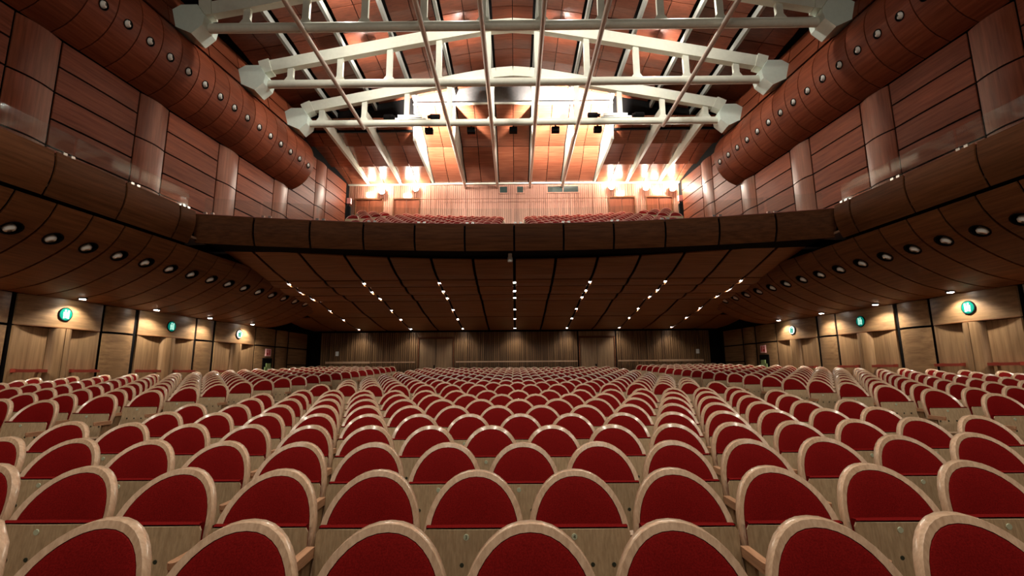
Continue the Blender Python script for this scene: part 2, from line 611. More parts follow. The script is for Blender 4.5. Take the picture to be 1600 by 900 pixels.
def strip_panel(prof, u0, u1, sgn, th=.04, nseg=10):
    m = MB()
    nrm = lambda t: Vector((-prof.tangent(t).y, prof.tangent(t).x)) * sgn
    ts = [prof.L * k / nseg for k in range(nseg + 1)]
    P = lambda u, t, d=0: ((prof.at(t) - nrm(t) * d).x, u, (prof.at(t) - nrm(t) * d).y)
    m.sheet([[P(u0, t), P(u1, t)] for t in ts])
    m.sheet([[P(u0, t, th), P(u1, t, th)] for t in ts])
    for u in (u0, u1):
        m.sheet([[P(u, t) for t in ts], [P(u, t, th) for t in ts]])
    for t in (0, prof.L):
        m.sheet([[P(u0, t), P(u1, t)], [P(u0, t, th), P(u1, t, th)]])
    return m


COVE_SGN = 1
_t = COVE.tangent(COVE_TC)
if Vector((-_t.y, _t.x)).dot(Vector((1, -1))) < 0:
    COVE_SGN = -1
for side, s in SIDES:
    tn += 1
    root = side_root('trim_%d' % tn, s)
    tag(root, 'brown timber cove with round air nozzles under the %s side gallery' % side, 'cove', kind='structure')
    me = holed_panel(COVE, COVE_W, COVE_TC, .172, .022, .04, 12, COVE_SGN).mesh('panel', BROWN_Y, True, s)
    mn = nozzle_mesh(COVE, COVE_TC, .172, COVE_SGN, .25, .30, .78).mesh('air_nozzle', [NOZZLE, BLACK], True, s)
    for k in range(-4, 16):
        y = 9.0 + COVE_W * k
        u = u_at(y, 2.5) - COVE_W / 2
        p = put('panel', me, root, (0, u, 0))
        put('air_nozzle', mn, p, (0, COVE_W / 2, 0))
    # dark backing and end cap
    m = MB()
    pts = [COVE.at(COVE.L * k / 14) for k in range(15)]
    nr = [Vector((-COVE.tangent(COVE.L * k / 14).y, COVE.tangent(COVE.L * k / 14).x)) * COVE_SGN for k in range(15)]
    bk = [(p - q * .25) for p, q in zip(pts, nr)]
    ue = u_at(9.0 + COVE_W * 15, 2.5) + COVE_W / 2
    m.sheet([[(p.x, u_at(-6), p.y) for p in bk], [(p.x, ue, p.y) for p in bk]])
    m.build('backing', BLACK, root, flip=s)
    m = MB()
    m.prism([(p.x, p.y) for p in pts] + [(.08, 3.36)], 'y', ue - .02, ue + .05)
    m.build('end_panel', BROWN_X, root, flip=s)

# upper ducts
DUCT = Profile([(1.19 + 1.25 * math.cos(R(a)), 8.9 + 1.25 * math.sin(R(a))) for a in (-74, -55, -35, -15, 5, 25, 43)], 4)
DUCT_TC = DUCT.L * (74 - 15) / (74 + 43)
DUCT_W = .653
DSG = 1
_t = DUCT.tangent(DUCT_TC)
if Vector((-_t.y, _t.x)).dot(Vector((1, 0))) < 0:
    DSG = -1
for side, s in SIDES:
    tn += 1
    root = side_root('trim_%d' % tn, s)
    tag(root, 'rounded cherry air duct with a row of round nozzles high on the %s wall' % side, 'duct', kind='structure')
    me = holed_panel(DUCT, DUCT_W, DUCT_TC, .115, .012, .04, 14, DSG).mesh('panel', CHERRY_Y, True, s)
    mn = nozzle_mesh(DUCT, DUCT_TC, .115, DSG, .5).mesh('air_nozzle', [NOZZLE, BLACK], True, s)
    for k in range(-6, 14):
        y = 10.88 + DUCT_W * k
        u = u_at(y, 2.4) - DUCT_W / 2
        p = put('panel', me, root, (0, u, 0))
        put('air_nozzle', mn, p, (0, DUCT_W / 2, 0))
    ue = u_at(10.88 + DUCT_W * 13, 2.4) + DUCT_W / 2
    pts = [DUCT.at(DUCT.L * k / 14) for k in range(15)]
    m = MB()
    m.prism([(p.x, p.y) for p in pts] + [(1.5, 9.75)], 'y', ue - .02, ue + .03)
    m.build('end_panel', BROWN_X, root, flip=s)
    cc = Vector((1.19, 8.9))
    m = MB()
    bk = [cc + (p - cc) * .85 for p in pts]
    m.sheet([[(p.x, u_at(-6), p.y) for p in bk], [(p.x, ue - .03, p.y) for p in bk]])
    m.build('backing', BLACK, root, flip=s)

# ------------------------------------------------------------------ balcony
bal = empty('balcony', (0, 0, E))
tag(bal, 'timber fronted balcony across the rear with spotlights in its underside', 'balcony', kind='structure')
RF = 31.9
YF = 14.0                                    # centre of the curved front


def front_y(x, off=0.0):
    return YF + off - x * x / (2 * RF)


XC = 8.66
FPROF = [(4.30, -.06), (4.08, -.10), (3.80, -.07), (3.52, .05)]
NPAN = 12
for k in range(NPAN):
    xa = -XC + 2 * XC * k / NPAN + .028
    xb = -XC + 2 * XC * (k + 1) / NPAN - .028
    m = MB(); rows = []
    for z, dy in FPROF:
        rows.append([(xa + (xb - xa) * j / 3, front_y(xa + (xb - xa) * j / 3) + dy, z) for j in range(4)])
    bk = [[(p[0], p[1] + .05, p[2]) for p in r] for r in rows]
    m.sheet(rows); m.sheet(bk)
    m.sheet([rows[0], bk[0]]); m.sheet([rows[-1], bk[-1]])
    m.sheet([[r[0] for r in rows], [r[0] for r in bk]]); m.sheet([[r[-1] for r in rows], [r[-1] for r in bk]])
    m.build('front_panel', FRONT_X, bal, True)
m = MB()
xx = [-XC + 2 * XC * k / 24 for k in range(25)]
m.sheet([[(x, front_y(x) + .09, z) for x in xx] for z in (4.28, 3.6)])
m.sheet([[(x, front_y(x) + .09 + d, 3.6) for x in xx] for d in (0, 1.35)])
m.build('front_backing', BLACK, bal)
m = MB()
m.sheet([[(x, front_y(x) - .05 + d, 4.315) for x in xx] for d in (0, .35)])
m.sheet([[(x, front_y(x) - .05, z) for x in xx] for z in (4.315, 4.295)])
m.build('front_capping', REDBAR, bal)
# raked balcony deck
m = MB()
dk = []
for y in (14.3, 15.4, YB):
    z = 3.62 if y < 15 else (3.72 + (y - 15.4) * .362)
    dk.append([(-X_at(y, NU - .05), y, z), (X_at(y, NU - .05), y, z)])
m.sheet(dk)
m.build('deck', FLOORW, bal)
# underside panels
SOFP = [(13.6, 3.72), (15.2, 3.46), (16.5, 3.12), (17.2, 3.02), (18.8, 2.87), (20.1, 2.76), (21.9, 2.46), (24.9, 2.145), (25.3, 2.11)]


def sof_z(y):
    for (a, za), (b, zb) in zip(SOFP, SOFP[1:]):
        if y <= b:
            return za + (zb - za) * (y - a) / (b - a)
    return SOFP[-1][1]


def sof_xlim(y):
    if y > 20.7:
        return X_at(y, .12)
    z = sof_z(y)
    if z > 3.3:
        n = 2.95
    else:
        n = COVE.at(COVE.near(z)).x - .05
    return X_at(y, n)


def panel_from_corners(c, th=.04):
    """c: grid rows of points; slab hung below a backing"""
    m = MB()
    up = [[(p[0], p[1], p[2] + th) for p in r] for r in c]
    m.sheet(c); m.sheet(up)
    m.sheet([c[0], up[0]]); m.sheet([c[-1], up[-1]])
    m.sheet([[r[0] for r in c], [r[0] for r in up]]); m.sheet([[r[-1] for r in c], [r[-1] for r in up]])
    return m


ROWY = [None, 16.5, 17.25, 18.4, 19.4, 21.9, 25.1]
CW = 1.30
for k in range(-8, 8):
    for r in range(6):
        xa, xb = k * CW + .045, (k + 1) * CW - .045
        ya = ROWY[r]; yb = ROWY[r + 1] - .045
        rows = []
        ok = True
        for j in range(4):
            t = j / 3
            if r == 0:
                fa, fb = front_y(xa, 1.1), front_y(xb, 1.1)
            else:
                fa = fb = ya + .045
            pa = fa + (yb - fa) * t; pb = fb + (yb - fb) * t
            la, lb = sof_xlim(pa), sof_xlim(pb)
            x1, x2 = max(-la, min(la, xa)), max(-lb, min(lb, xb))
            bow = (.045 if r % 2 else .07) * (1 - (2 * t - 1) ** 2)
            rows.append([(x1, pa, sof_z(pa) - bow), (x2, pb, sof_z(pb) - bow)])
        if min(abs(q[1][0] - q[0][0]) for q in rows) < .12:
            continue
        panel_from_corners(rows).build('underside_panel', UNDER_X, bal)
m = MB()
rows = []
for j in range(24):
    rr = []
    for q in range(25):
        x = -12 + q
        ya = max(11.2, front_y(x, .35))
        y = ya + (25.25 - ya) * j / 23
        rr.append((x, y, sof_z(y) + .14))
    rows.append(rr)
m.sheet(rows)
m.build('underside_backing', BLACK, bal)

# side galleries: panelled fronts
for side, s in SIDES:
    g = side_root('side_gallery', s)
    tag(g, 'timber fronted side gallery along the %s wall' % side, 'gallery', kind='structure')
    y = 12.62
    k = 0
    while y > 4:
        w = .55 if k == 0 else 1.55
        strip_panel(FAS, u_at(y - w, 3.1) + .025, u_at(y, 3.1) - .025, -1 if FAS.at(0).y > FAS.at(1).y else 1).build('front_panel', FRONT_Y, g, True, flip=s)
        y -= w; k += 1
    m = MB()
    m.prism([(3.10, 4.26), (3.10, 3.55), (2.95, 3.40), (2.8, 3.40), (2.8, 4.26)], 'y', u_at(-6), u_at(12.62, 3.1))
    m.build('front_backing', BLACK, g, flip=s)
    m = MB()
    m.box(NU - .05, 3.12, u_at(-6), u_at(13.4, 3), 3.60, 3.66)
    m.build('deck', FLOORW, g, flip=s)
    m = MB()
    m.box(2.85, 3.2, u_at(-6), u_at(12.62, 3.1), 4.285, 4.305)
    m.build('front_capping', REDBAR, g, flip=s)

# glass balustrades standing on the gallery and balcony fronts
for side, s in SIDES:
    g = side_root('glass_balustrade', s)
    tag(g, 'row of low glass panes with metal clips on the %s side gallery front' % side, 'balustrade')
    y = 12.55
    while y > 5:
        ya, yb = y - 1.5, y
        m = MB(); m.box(3.02, 3.032, u_at(ya, 3.1), u_at(yb, 3.1), 4.32, 4.86)
        m.build('pane', GLASS, g, flip=s)
        for q in (yb + .0, yb - .16):
            m = MB()
            m.box(3.00, 3.055, u_at(q, 3.1) - .04, u_at(q, 3.1) + .04, 4.30, 4.43)
            m.build('clip', CHROME, g, flip=s)
        y -= 1.55
g = empty('glass_balustrade', (0, 0, E))
tag(g, 'row of low glass panes with metal clips on the curved balcony front', 'balustrade')
for k in range(NPAN):
    xa = -XC + .1 + (2 * XC - .2) * k / NPAN; xb = -XC + .1 + (2 * XC - .2) * (k + 1) / NPAN - .06
    ya, yb = front_y(xa, .16), front_y(xb, .16)
    m = MB()
    m.add([(xa, ya, 4.33), (xb, yb, 4.33), (xb, yb, 4.84), (xa, ya, 4.84), (xa, ya + .012, 4.33), (xb, yb + .012, 4.33), (xb, yb + .012, 4.84), (xa, ya + .012, 4.84)],
          [(0, 1, 2, 3), (4, 5, 6, 7), (0, 1, 5, 4), (2, 3, 7, 6), (1, 2, 6, 5), (0, 3, 7, 4)])
    m.build('pane', GLASS, g)
    for q in (xa + .03, xa + .2):
        m = MB()
        m.box(q - .04, q + .04, front_y(q, .13), front_y(q, .20), 4.315, 4.42)
        m.build('clip', CHROME, g)

# ------------------------------------------------------------------ rear wall
bw = empty('wall_back', (0, 0, E))
tag(bw, 'rear wall of upright timber slats under and above the balcony', 'wall', kind='structure')
m = MB(); m.box(-12, 12, YB + .06, YB + .2, -1, 13.4); m.build('backing', BLACK, bw)
LDOORS = ((-4.95, -3.10), (3.25, 5.10))


def slats(x0, x1, z0, z1, y, pitch, name, mat, parent, skip=()):
    m = MB()
    n = int(round((x1 - x0) / pitch))
    p = (x1 - x0) / n
    for i in range(n):
        a, b = x0 + i * p, x0 + (i + 1) * p - .014
        if any(b > q0 and a < q1 for q0, q1 in skip):
            continue
        d = random.choice((0, .012, .02))
        m.box(a, b, y - d, y + .06, z0, z1)
    o = m.build(name, mat, parent)
    o['kind'] = 'stuff'
    return o


slats(-9.9, 9.9, -.72, 2.06, YB, .11, 'slats', SLATS, bw, LDOORS)
slats(-9.2, 9.2, 6.6, 9.98, YB, .11, 'slats', PINKSLAT, bw)
dn += 1
for q, (xa, xb) in enumerate(LDOORS):
    d = empty('door_%d' % (dn + q), (0, 0, E))
    tag(d, 'plain oak double door in the rear wall, %s of the centre' % ('left', 'right')[q], 'door', kind='structure')
    mid = (xa + xb) / 2
    for a, b in ((xa + .08, mid - .012), (mid + .012, xb - .08)):
        m = MB(); m.box(a, b, YB + .02, YB + .06, -.72, 1.72); m.build('door_leaf', OAK_Z, d)
    m = MB()
    m.box(xa, xa + .06, YB - .03, YB + .06, -.72, 1.80); m.box(xb - .06, xb, YB - .03, YB + .06, -.72, 1.80)
    m.box(xa + .06, xb - .06, YB - .03, YB + .06, 1.74, 1.80)
    m.build('door_frame', BROWN_X, d)
    m = MB(); m.box(xa, xb, YB + .0, YB + .06, 1.82, 2.06); m.build('transom', OAK_Z, d)
    m = MB(); m.box(mid - .10, mid - .05, YB - .06, YB + .03, .22, .40); m.build('door_handle', BLACK, d)
for q, (xa, xb, lab) in enumerate(((-9.6, -7.35, 'left end'), (-7.3, -5.05, 'left of the left rear door'), (-3.0, 3.15, 'centre'), (5.2, 7.2, 'right of the right rear door'), (7.25, 9.5, 'right end'))):
    h = MB()
    h.bar((xa, YB - .10, .55), (xb, YB - .10, .55), .05, .06 if q in (1, 2, 3) else .10)
    n = max(2, int((xb - xa) / 1.2))
    for k in range(n + 1):
        x = xa + .1 + (xb - xa - .2) * k / n
        h.box(x - .02, x + .02, YB - .10, YB + .01, .52, .57)
    o = h.build('handrail', BEECH)
    o.location = (0, 0, E)
    tag(o, 'pale wooden handrail on the rear wall under the balcony, %s' % lab, 'handrail', 'rear wall handrails')
# windows of the control booth
wn = 0
for (xc, w, h, lab) in ((-.55, .40, .34, 'left of two small square'), (.34, .32, .34, 'right of two small square'), (2.64, 1.64, .32, 'long')):
    wn += 1
    d = empty('window_%d' % wn, (0, 0, E))
    tag(d, '%s dark booth window in the wall above the balcony' % lab, 'window', kind='structure')
    zc = 9.68
    m = MB(); m.box(xc - w / 2, xc + w / 2, YB - .05, YB - .03, zc - h / 2, zc + h / 2); m.build('pane', BOOTH, d)
    m = MB()
    t = .06
    m.box(xc - w / 2 - t, xc + w / 2 + t, YB - .07, YB - .02, zc + h / 2, zc + h / 2 + t)
    m.box(xc - w / 2 - t, xc + w / 2 + t, YB - .07, YB - .02, zc - h / 2 - t, zc - h / 2)
    m.box(xc - w / 2 - t, xc - w / 2, YB - .07, YB - .02, zc - h / 2, zc + h / 2)
    m.box(xc + w / 2, xc + w / 2 + t, YB - .07, YB - .02, zc - h / 2, zc + h / 2)
    if w > 1:
        m.box(xc - .02, xc + .02, YB - .07, YB - .02, zc - h / 2, zc + h / 2)
    m.build('window_frame', PINKSLAT, d)
# upper doors
for q, (xa, xb) in enumerate(((-8.45, -7.05), (-6.42, -5.08), (5.10, 6.42), (7.10, 8.42))):
    d = empty('door_%d' % (dn + 2 + q), (0, 0, E))
    tag(d, 'pink timber double door behind the balcony seats, %s from the left' % ORD[q + 1], 'door', kind='structure')
    mid = (xa + xb) / 2
    for a, b in ((xa, mid - .02), (mid + .02, xb)):
        m = MB(); m.box(a, b, YB - .045, YB - .022, 6.9, 9.16); m.build('door_leaf', CHERRY_Z, d)
    m = MB()
    m.box(xa - .06, xb + .06, YB - .09, YB - .02, 9.18, 9.25)
    for x in (xa - .05, xb + .01):
        m.box(x, x + .05, YB - .09, YB - .02, 6.9, 9.18)
    m.build('door_frame', BROWN_X, d)
h = MB()
h.bar((-5.0, YB - .4, 9.05), (5.0, YB - .4, 9.05), .022, .022)
for k in range(13):
    x = -4.95 + 9.9 * k / 12
    h.bar((x, YB - .4, 7.25), (x, YB - .4, 9.03), .014, .014)
o = h.build('rear_railing', BROWN_X); o.location = (0, 0, E)
tag(o, 'thin tall metal railing along the back of the balcony', 'railing')

# ------------------------------------------------------------------ ceiling
ce = empty('ceiling', (0, 0, E))
tag(ce, 'shallow vaulted ceiling of cherry panels between pale ribs', 'ceiling', kind='structure')


def ceil_z(x):
    return 12.95 - .20 * math.sqrt(x * x + 1.0)


PW = 1.733
YC0 = 20.1
m = MB()
xs = [-12 + 24 * k / 32 for k in range(33)]
m.sheet([[(x, y, ceil_z(x) + .12) for x in xs] for y in (-6, YC0 + .3)])
m.build('backing', BLACK, ce)
for b in range(-6, 6):
    x0 = PW * (b + .5) - PW / 2 + PW / 2   # bay edges at odd half multiples
    ea, eb = PW * (b + .5), PW * (b + 1.5)
    if abs((ea + eb) / 2) > 9.4:
        continue
    for c in range(2):
        xa = ea + .13 + c * (PW - .26) / 2 + .012
        xb = xa + (PW - .26) / 2 - .024
        for r in range(9):
            yb = YC0 - 1.16 * r - .02; ya = yb - 1.12
            rows = [[(x, y, ceil_z(x) - .03 * (1 - (2 * t - 1) ** 2)) for x in (xa, xb)] for y, t in ((ya, 0), ((ya + yb) / 2, .5), (yb, 1))]
            panel_from_corners(rows, .03).build('panel', CHERRY_X, ce)
for k in range(-5, 5):
    x = PW * (k + .5)
    m = MB()
    m.bar((x, 8.5, ceil_z(x) - .16), (x, YC0, ceil_z(x) - .16), .10, .22)
    m.build('purlin', PURLIN, ce)
# step down to the rear ceiling
m = MB()
m.box(-4.4, 4.4, YC0 + .02, YC0 + .10, 11.75, 12.95)
m.build('step_fascia', GREY, ce)
m = MB()
m.box(-4.4, 4.4, YC0 - .06, YC0 + .02, 11.68, 11.76)
m.build('step_rail', STEEL, ce)
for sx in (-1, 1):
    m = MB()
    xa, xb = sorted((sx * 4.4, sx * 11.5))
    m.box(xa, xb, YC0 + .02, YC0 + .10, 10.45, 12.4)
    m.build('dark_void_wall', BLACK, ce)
m = MB()
m.box(-11, 11, YC0 + .1, YB + .1, 11.9, 12.0)
m.build('rear_backing', BLACK, ce)
# rear ceiling: middle bays sweep up, side bays lie in three scalloped rows
SW = [(20.1, 11.66), (20.8, 11.40), (21.5, 11.20), (22.2, 11.06), (22.72, 10.98)]
SW2 = [(22.76, 10.95), (23.0, 10.72), (23.4, 10.50), (24.0, 10.30), (24.6, 10.15), (25.15, 10.04)]
for b in range(-6, 5):
    ea, eb = PW * (b + .5), PW * (b + 1.5)
    mid = (ea + eb) / 2
    for c in range(2):
        xa = ea + .09 + c * (PW - .18) / 2 + .014
        xb = xa + (PW - .18) / 2 - .028
        if abs(mid) < 4.4:
            for prof in (SW, SW2):
                panel_from_corners([[(x, y, z) for x in (xa, xb)] for y, z in prof], .03).build('rear_panel', GLOSSY_X, ce, True)
        else:
            for r in range(3):
                ya = 19.3 + 1.95 * r; yb = ya + 1.92
                rows = []
                for j in range(5):
                    t = j / 4
                    y = ya + (yb - ya) * t
                    rows.append([(x, y, 10.62 - .15 * r - .30 * t ** 1.6) for x in (xa, xb)])
                panel_from_corners(rows, .03).build('rear_panel', GLOSSY_X, ce, True)
for k in range(-5, 5):
    x = PW * (k + .5)
    m = MB()
    if abs(x) < 4.5:
        top = [(YB - .08, 10.12)] + [(y, z + .12) for y, z in reversed(SW2)] + [(y, z + .12) for y, z in reversed(SW)]
        m.prism([(YC0 + .0, 10.02), (YB - .08, 10.02)] + top, 'x', x - .05, x + .05)
    else:
        m.prism([(18.55, 10.02), (YB - .08, 10.00), (YB - .08, 10.30), (19.6, 10.72), (18.55, 10.62)], 'x', x - .06, x + .06)
    m.build('rib', STEEL, ce)
m = MB()
m.box(-9.0, 9.0, YB - .16, YB - .04, 9.97, 10.05)
m.build('rear_cornice', STEEL, ce)

# ------------------------------------------------------------------ roof trusses and long pipes
TRY = (12.9, 15.75, 18.55)
TNAME = ('nearest the stage', 'in the middle', 'furthest from the stage, by the lit rear ceiling')


def top_z(x):
    return 12.36 - .20 * math.sqrt(x * x + .6)


TX = [PW * (k + .5) for k in range(-5, 5)]
for i, y in enumerate(TRY):
    t = empty('roof_truss', (0, y, E + 10))
    tag(t, 'white steel roof truss spanning the hall, %s' % TNAME[i], 'truss', 'white roof trusses')
    XE = X_at(y, 2.75)
    r = .14
    m = MB(); m.tube((-XE, 0, 0), (XE, 0, 0), r, 14); m.build('bottom_chord', STEEL, t, True)
    m = MB()
    N = 24
    pts = [(-XE + .05 + (2 * XE - .1) * k / N) for k in range(N + 1)]
    for a, b in zip(pts, pts[1:]):
        m.bar((a, 0, top_z(a) - 10), (b, 0, top_z(b) - 10), .24, .42)
    m.build('top_chord', STEEL, t)
    for x in TX:
        m = MB()
        zt = top_z(x) - 10
        w = .10
        m.prism([(x - w, .10), (x - .20, .10), (x - .20, .12), (x - w, .26), (x - w, zt), (x + w, zt), (x + w, .26), (x + .20, .12), (x + .20, .10)], 'y', -.06, .06)
        m.build('post', STEEL, t)
    for sx in (-1, 1):
        m = MB()
        a, b = XE - .12, XE + .95
        poly = [(a, .16), (a + .05, -.14), (a + .34, -.40), (b, -.06), (b, .30), (b - .35, .52), (a + .25, .52)]
        m.prism([(sx * p, q) for p, q in poly], 'y', -.34, .34)
        m.build('end_shoe', PALE, t)
        m = MB()
        m.bar((sx * (XE + .2), 0, .55), (sx * (XE - .15), 0, top_z(XE - .15) - 10), .34, .5)
        m.build('knee', STEEL, t)
for k, x in enumerate((-6.07, -PW * 1.5, -PW * .5, PW * .5, PW * 1.5, 6.07)):
    m = MB()
    yend = 18.6 if abs(x) > 5 else YB - .12
    m.tube((0, 9.0, 0), (0, yend, 0), .075, 12)
    o = m.build('long_pipe', PIPE, None, True, (x, 0, E + 9.82))
    tag(o, 'pale steel pipe running lengthwise under the trusses, %s of six from the left' % ORD[k + 1], 'pipe', 'lengthwise pipes under the trusses')

# stage lanterns clamped on the far truss
for sx, lab in ((-1, 'left'), (1, 'right')):
    t = empty('lantern_cluster', (sx * 4.15, TRY[2], E + 10.125))
    tag(t, 'cluster of dark stage lanterns on the far truss, %s of centre' % lab, 'lantern', 'lantern clusters on the far truss')
    for j, dx in enumerate((-.75, .80)):
        m = MB()
        m.tube((dx, -.05, .12), (dx + .34 * (1 if dx > 0 else -1), .10, .20), .11, 12)
        m.tube((dx - .12 * (1 if dx > 0 else -1), -.05, .10), (dx, -.05, .12), .07, 12)
        m.build('lantern', BLACK, t, True)
    m = MB()
    m.box(-.62, .62, -.1, .1, .0, .05)
    m.box(-.50, .45, -.14, .14, .05, .16)
    m.build('mount', CHROME, t)
    m = MB()
    m.bar((-.2, 0, .10), (.25, 0, .33), .03, .03)
    m.build('cable', BLACK, t)
# floods on the far truss that wash the rear ceiling
for x, e in ((-3.46, 12000), (1.75, 9000), (3.46, 12000)):
    lamp('SPOT', 'truss_flood', (x, TRY[2] + .3, E + 10.0), e, (1, .92, .82), (x, TRY[2] + 3.3, E + 12.3), .08, 88, .5)
for x in (-3.0, 0.0, 3.0):
    lamp('SPOT', 'wall_wash', (x, TRY[2] + .45, E + 9.75), 1500, (1, .92, .82), (x * 1.5, YB, E + 8.9), .10, 70, .8)
# unseen lamps added behind the top chords to brighten ceiling and chord tops
hn = 0
for i, y in enumerate(TRY[:2]):
    for x in (-5.2, -1.75, 1.75, 5.2):
        hn += 1
        t = empty('unseen_lamp', (x, y + .27, E + top_z(x) + .17))
        tag(t, 'small dark added lamp on the top beam of the %s truss, %s from the left' % (('nearest', 'middle', 'far')[i], ORD[(hn - 1) % 4 + 1]), 'lamp', 'added lamps behind the truss top beams')
        m = MB(); m.tube((0, 0, .12), (0, 0, -.02), .09, 12); m.box(-.02, .02, -.22, 0, .02, .06); m.build('housing', BLACK, t, True)
        lamp('POINT', 'added_light', (0, .02, -.10), 260, NEUT, None, .07, parent=t)
for k, x in enumerate((-3.46, -1.73, 0, 1.73, 3.46)):
    m = MB(); m.box(-.16, .16, -.12, .12, -.30, -.10); m.box(-.03, .03, -.03, .03, -.10, .02)
    o = m.build('junction_box', BLACK, None, False, (x, 18.85, E + 10.0))
    tag(o, 'small dark box under the far truss, %s of five from the left' % ORD[k + 1], 'box', 'dark boxes under the far truss')
    m = MB(); m.box(x - .02, x + .02, 18.55, 18.9, E + 9.98, E + 10.02); m.v = [(a - x, b - 18.85, c - E - 10) for a, b, c in m.v]
    m.build('bracket', BLACK, o)

# ------------------------------------------------------------------ lights in view
def round_lamp(name, loc, r, mat, label, cat, group, axis=(0, 0, -1), housing=BLACK):
    t = empty(name, loc)
    tag(t, label, cat, group)
    ax = Vector(axis).normalized()
    m = MB(); m.tube(Vector((0, 0, 0)) - ax * .08, ax * .0, r * 1.5, 14); m.build('housing', housing, t, True)
    m = MB(); m.tube(ax * .0, ax * .012, r, 12); m.build('lens', mat, t)
    return t


SPY = (16.9, 18.0, 19.05, 20.9, 22.5, 24.75)
for c in range(-3, 4):
    for r, y in enumerate(SPY):
        x = c * 2 * CW
        z = sof_z(y) + .04
        where = 'in the middle column' if c == 0 else '%s column %s of the middle' % (ORD[abs(c)], 'left' if c < 0 else 'right')
        t = round_lamp('ceiling_spotlight', (x, y, E + z - .01), .085 if r < 5 else .07, LAMP,
                       'small white spotlight under the balcony, %s row from front, %s' % (ORD[r + 1], where), 'spotlight', 'spotlights under the balcony')
        lamp('SPOT', 'spot_light', (0, 0, -.03), 70, (1, .93, .84), None, .05, 115, .7, parent=t)
CDY = (7.95, 10.3, 12.65, 14.98, 17.25, 19.6)
for side, s in SIDES:
    for k, y in enumerate(CDY):
        n = .47
        p = COVE.at(COVE.near(2.075))
        x = -s * X_at(y, n)
        t = round_lamp('cove_downlight', (x, y, E + 1.965), .07, LAMPW, 'small downlight at the foot of the %s cove, %s from the stage' % (side, ORD[k + 1]),
                       'downlight', '%s cove downlights' % side)
        lamp('SPOT', 'down_light', (0, 0, -.03), 200, (1, .90, .76), None, .05, 140, .5, parent=t)
# lamps on the wall behind the balcony
for k, (x, z, e) in enumerate(((-7.03, 9.56, 230), (-5.22, 9.70, 170), (5.20, 9.70, 230), (7.03, 9.64, 190), (8.45, 9.58, 260))):
    t = round_lamp('wall_floodlight', (x, YB - .25, E + z), .10, LAMPW, 'glaring floodlight above the balcony doors, %s of five from the left' % ORD[k + 1], 'floodlight',
                   'floodlights above the balcony', (0, -1, .3), WHITE)
    m = MB(); m.box(-.03, .03, .0, .26, -.03, .03); m.build('bracket', BLACK, t)
    lamp('POINT', 'flood', (0, -.14, .06), e, (1, .90, .74), None, .08, parent=t)
for k, (x, z) in enumerate(((-7.72, 9.47), (-5.70, 9.39), (5.70, 9.42), (7.65, 9.56))):
    m = MB(); m.box(-.17, .17, -.05, 0, -.10, .10)
    o = m.build('emergency_light', LAMPW, None, False, (x, YB - .03, E + z))
    tag(o, 'small lit rectangular sign over a balcony door, %s of four from the left' % ORD[k + 1], 'light', 'lit signs over the balcony doors')

# exit signs on the bowed lintels
for side, s in SIDES:
    for i, (y0, y1) in enumerate(DOOR_BAYS[1:]):
        yc = (y0 + y1) / 2 - .06
        n = .128
        t = empty('exit_sign', (-s * X_at(yc, n), yc - n * SA * 0, E + 1.56), -s * AL)
        lab = ['bright green', 'small green', 'pale'][i]
        where = ['nearest the stage', 'in the middle of three', 'furthest from the stage'][i]
        tag(t, '%s round exit sign on the %s wall lintel, %s' % (lab, side, where), 'sign', 'round exit signs')
        rr = .155
        m = MB(); m.tube((-.02, 0, 0), (.03, 0, 0), rr, 24)
        m.build('disc', SIGNG if i < 2 else SIGNP, t, True, flip=s)
        m = MB()
        # running figure above a doorway, as a simple pictogram
        x0 = .031
        m.box(x0, x0 + .004, .03, .085, -.11, .11)
        m.box(x0, x0 + .004, -.075, .02, -.02, .06)
        m.tube((x0, -.02, .095), (x0 + .004, -.02, .095), .028, 10)
        m.box(x0, x0 + .004, -.07, -.03, -.11, -.02); m.box(x0, x0 + .004, -.015, .02, -.10, -.02)
        m.build('pictogram', SIGNW if i < 2 else SIGNG, t, flip=s)
        m = MB(); m.tube((-.03, 0, 0), (.022, 0, 0), rr + .022, 24); m.build('rim', BLACK, t, True, flip=s)
    # small square sign and a dark recess below it
    yc = 21.4
    t = empty('fire_sign', (-s * X_at(yc, .09), yc, E + .92), -s * AL)
    tag(t, 'small pink and red square sign above the recess in the %s wall' % side, 'sign', 'square wall signs')
    m = MB(); m.box(-.02, .02, -.18, .18, -.16, .16); m.build('plate', PINK, t, flip=s)
    m = MB()
    m.box(.02, .026, -.13, -.02, -.11, .0); m.box(.02, .026, .03, .10, -.10, .12); m.box(.02, .026, -.10, -.05, .03, .11)
    m.build('symbol', SIGNR, t, flip=s)
    t = empty('hose_cabinet', (-s * X_at(yc, .08), yc, E + .28), -s * AL)
    tag(t, 'dark recessed cabinet with pale green content low in the %s wall' % side, 'cabinet', 'recessed wall cabinets')
    m = MB(); m.box(-.03, .02, -.31, .31, -.62, .40); m.build('recess', BLACK, t, flip=s)
    m = MB(); m.box(.02, .07, -.22, .22, -.5, .02); m.box(.02, .06, -.12, .17, .02, .18)
    m.build('green_reel', PLANT, t, flip=s)
    m = MB(); m.box(.07, .08, -.02, .10, -.42, -.04); m.build('label_plate', WHITE, t, flip=s)
for x, lab in ((-9.05, 'left'), (9.25, 'right')):
    m = MB(); m.box(-.07, .07, -.06, 0, -.11, .11)
    o = m.build('wall_switch', WHITE, None, False, (x, YB - .02, E + 1.0))
    tag(o, 'small white box on the rear wall near the %s corner' % lab, 'box', 'white boxes on the rear wall')
